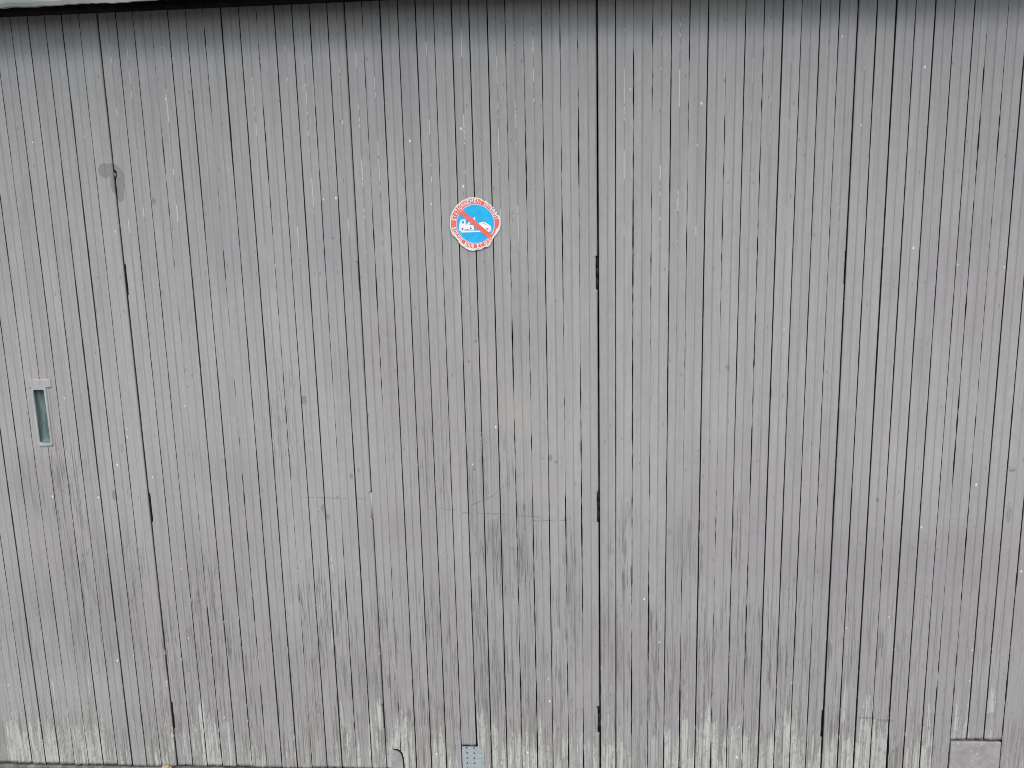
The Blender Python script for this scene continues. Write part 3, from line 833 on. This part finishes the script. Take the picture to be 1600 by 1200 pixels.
poly([(640, 585), (690, 570), (745, 575), (790, 605), (848, 645), (850, 700), (830, 735), (740, 738), (690, 690)])
bm_obj('tow_truck_pictogram', bm, M['s_print'], st)
for cx, cz, r_ in ((360, 676, 17), (500, 672, 17), (778, 688, 14)):
    bm = bmesh.new()
    prism(bm, [zp(cx + r_ * math.cos(R(30 * k)), cz + r_ * math.sin(R(30 * k))) for k in range(12)], -0.00115, -0.0009)
    bm_obj('wheel_mark', bm, M['recess'], st)
for q in (((395, 688), (465, 686), (463, 698), (397, 700)), ((708, 592), (770, 606), (768, 614), (706, 600))):
    bm = bmesh.new()
    prism(bm, [zp(*p) for p in q], -0.00115, -0.0009)
    bm_obj('detail_mark', bm, M['recess'], st)
bm = bmesh.new()
ux, uz = math.cos(R(-41.5)), math.sin(R(-41.5))
hw = 3.7 * PXM
c0, c1 = (-22.3 * PXM, 19.2 * PXM), (23.2 * PXM, -20.6 * PXM)
prism(bm, [(c0[0] - uz * hw, c0[1] + ux * hw), (c0[0] + uz * hw, c0[1] - ux * hw), (c1[0] + uz * hw, c1[1] - ux * hw), (c1[0] - uz * hw, c1[1] + ux * hw)], -0.0013, -0.0011)
bm_obj('red_slash', bm, M['s_red'], st)
# lettering on the ring
GLY = {}
def glyph(ch):
    if ch not in GLY:
        cu = bpy.data.curves.new('glyph', 'FONT')
        cu.body = ch
        cu.offset = 0.018
        cu.resolution_u = 3
        ob = bpy.data.objects.new('glyph', cu)
        COL.objects.link(ob)
        dg = bpy.context.evaluated_depsgraph_get()
        me = bpy.data.meshes.new_from_object(ob.evaluated_get(dg))
        vs = [v.co.copy() for v in me.vertices]
        fs = [tuple(p.vertices) for p in me.polygons]
        bpy.data.objects.remove(ob)
        bpy.data.curves.remove(cu)
        bpy.data.meshes.remove(me)
        x0 = min(v.x for v in vs)
        x1 = max(v.x for v in vs)
        GLY[ch] = ([((v.x - (x0 + x1) / 2), v.y) for v in vs], fs, x1 - x0)
    return GLY[ch]
V, F = [], []
def arc_text(txt, a0, a1, top):
    n_ = len(txt)
    wts = [0.55 if c in 'I ' else (1.25 if c == 'M' else 1.0) for c in txt]
    tot = sum(wts)
    acc = 0
    for c, w_ in zip(txt, wts):
        th = a0 + (a1 - a0) * (acc + w_ / 2) / tot
        acc += w_
        if c == ' ':
            continue
        gv, gf, gw = glyph(c)
        H = 6.3 * PXM
        Wd = abs(R(a1 - a0)) * w_ / tot * 34 * PXM * 0.76
        base = len(V)
        a_ = R(th)
        er = (math.cos(a_), math.sin(a_))
        for (gx, gy) in gv:
            lx_, ly_ = gx / max(gw, 0.05) * Wd, gy / 0.7 * H
            if c == 'I':
                lx_ = gx / max(gw, 0.05) * Wd * 0.6
            if top:
                r_ = 31.4 * PXM + ly_
                V.append((er[0] * r_ + er[1] * lx_, -0.00125, er[1] * r_ - er[0] * lx_))
            else:
                r_ = 37.0 * PXM - ly_
                V.append((er[0] * r_ - er[1] * lx_, -0.00125, er[1] * r_ + er[0] * lx_))
        for f_ in gf:
            F.append(tuple(base + i for i in f_))
arc_text('STATIONNEMENT INTERDIT', 171, 9, True)
arc_text('SORTIE JOUR ET NUIT', 186, 320, False)
mesh_obj('lettering', V, F, M['s_print'], st)

# ------------------------------------------------------------------ dry leaf scraps in the gap under the first seam
rl = random.Random(3)
for k, (px, py, sz, lab) in enumerate(((258, 1197, 0.016, 'crumpled straw yellow leaf scrap left of the dark gap under the door'), (267, 1197.5, 0.013, 'small brown leaf scrap beside the dark gap under the door'))):
    x, z = at(px, py, -0.012)
    V, F = [], []
    for i in range(6):
        for j in range(4):
            u, v = i / 5 - 0.5, j / 3 - 0.5
            wv = 1 - 1.6 * abs(u) ** 1.6
            V.append((u * sz * 1.3, v * sz * wv * 0.9, sz * 0.35 * (abs(v) * 1.4 + 0.25 * math.sin(5 * u + k)) + rl.uniform(-0.0006, 0.0006)))
    for i in range(5):
        for j in range(3):
            a_ = i * 4 + j
            F.append((a_, a_ + 4, a_ + 5, a_ + 1))
    o = mesh_obj('dry_leaf', V, F, M['leaf'], None, (x, -0.012, 0.0215), True)
    o.rotation_euler = (R(35 + 20 * k), R(8), R(20 - 60 * k))
    o['label'] = lab
    o['category'] = 'leaf'
    o['group'] = 'leaf scraps under the door'
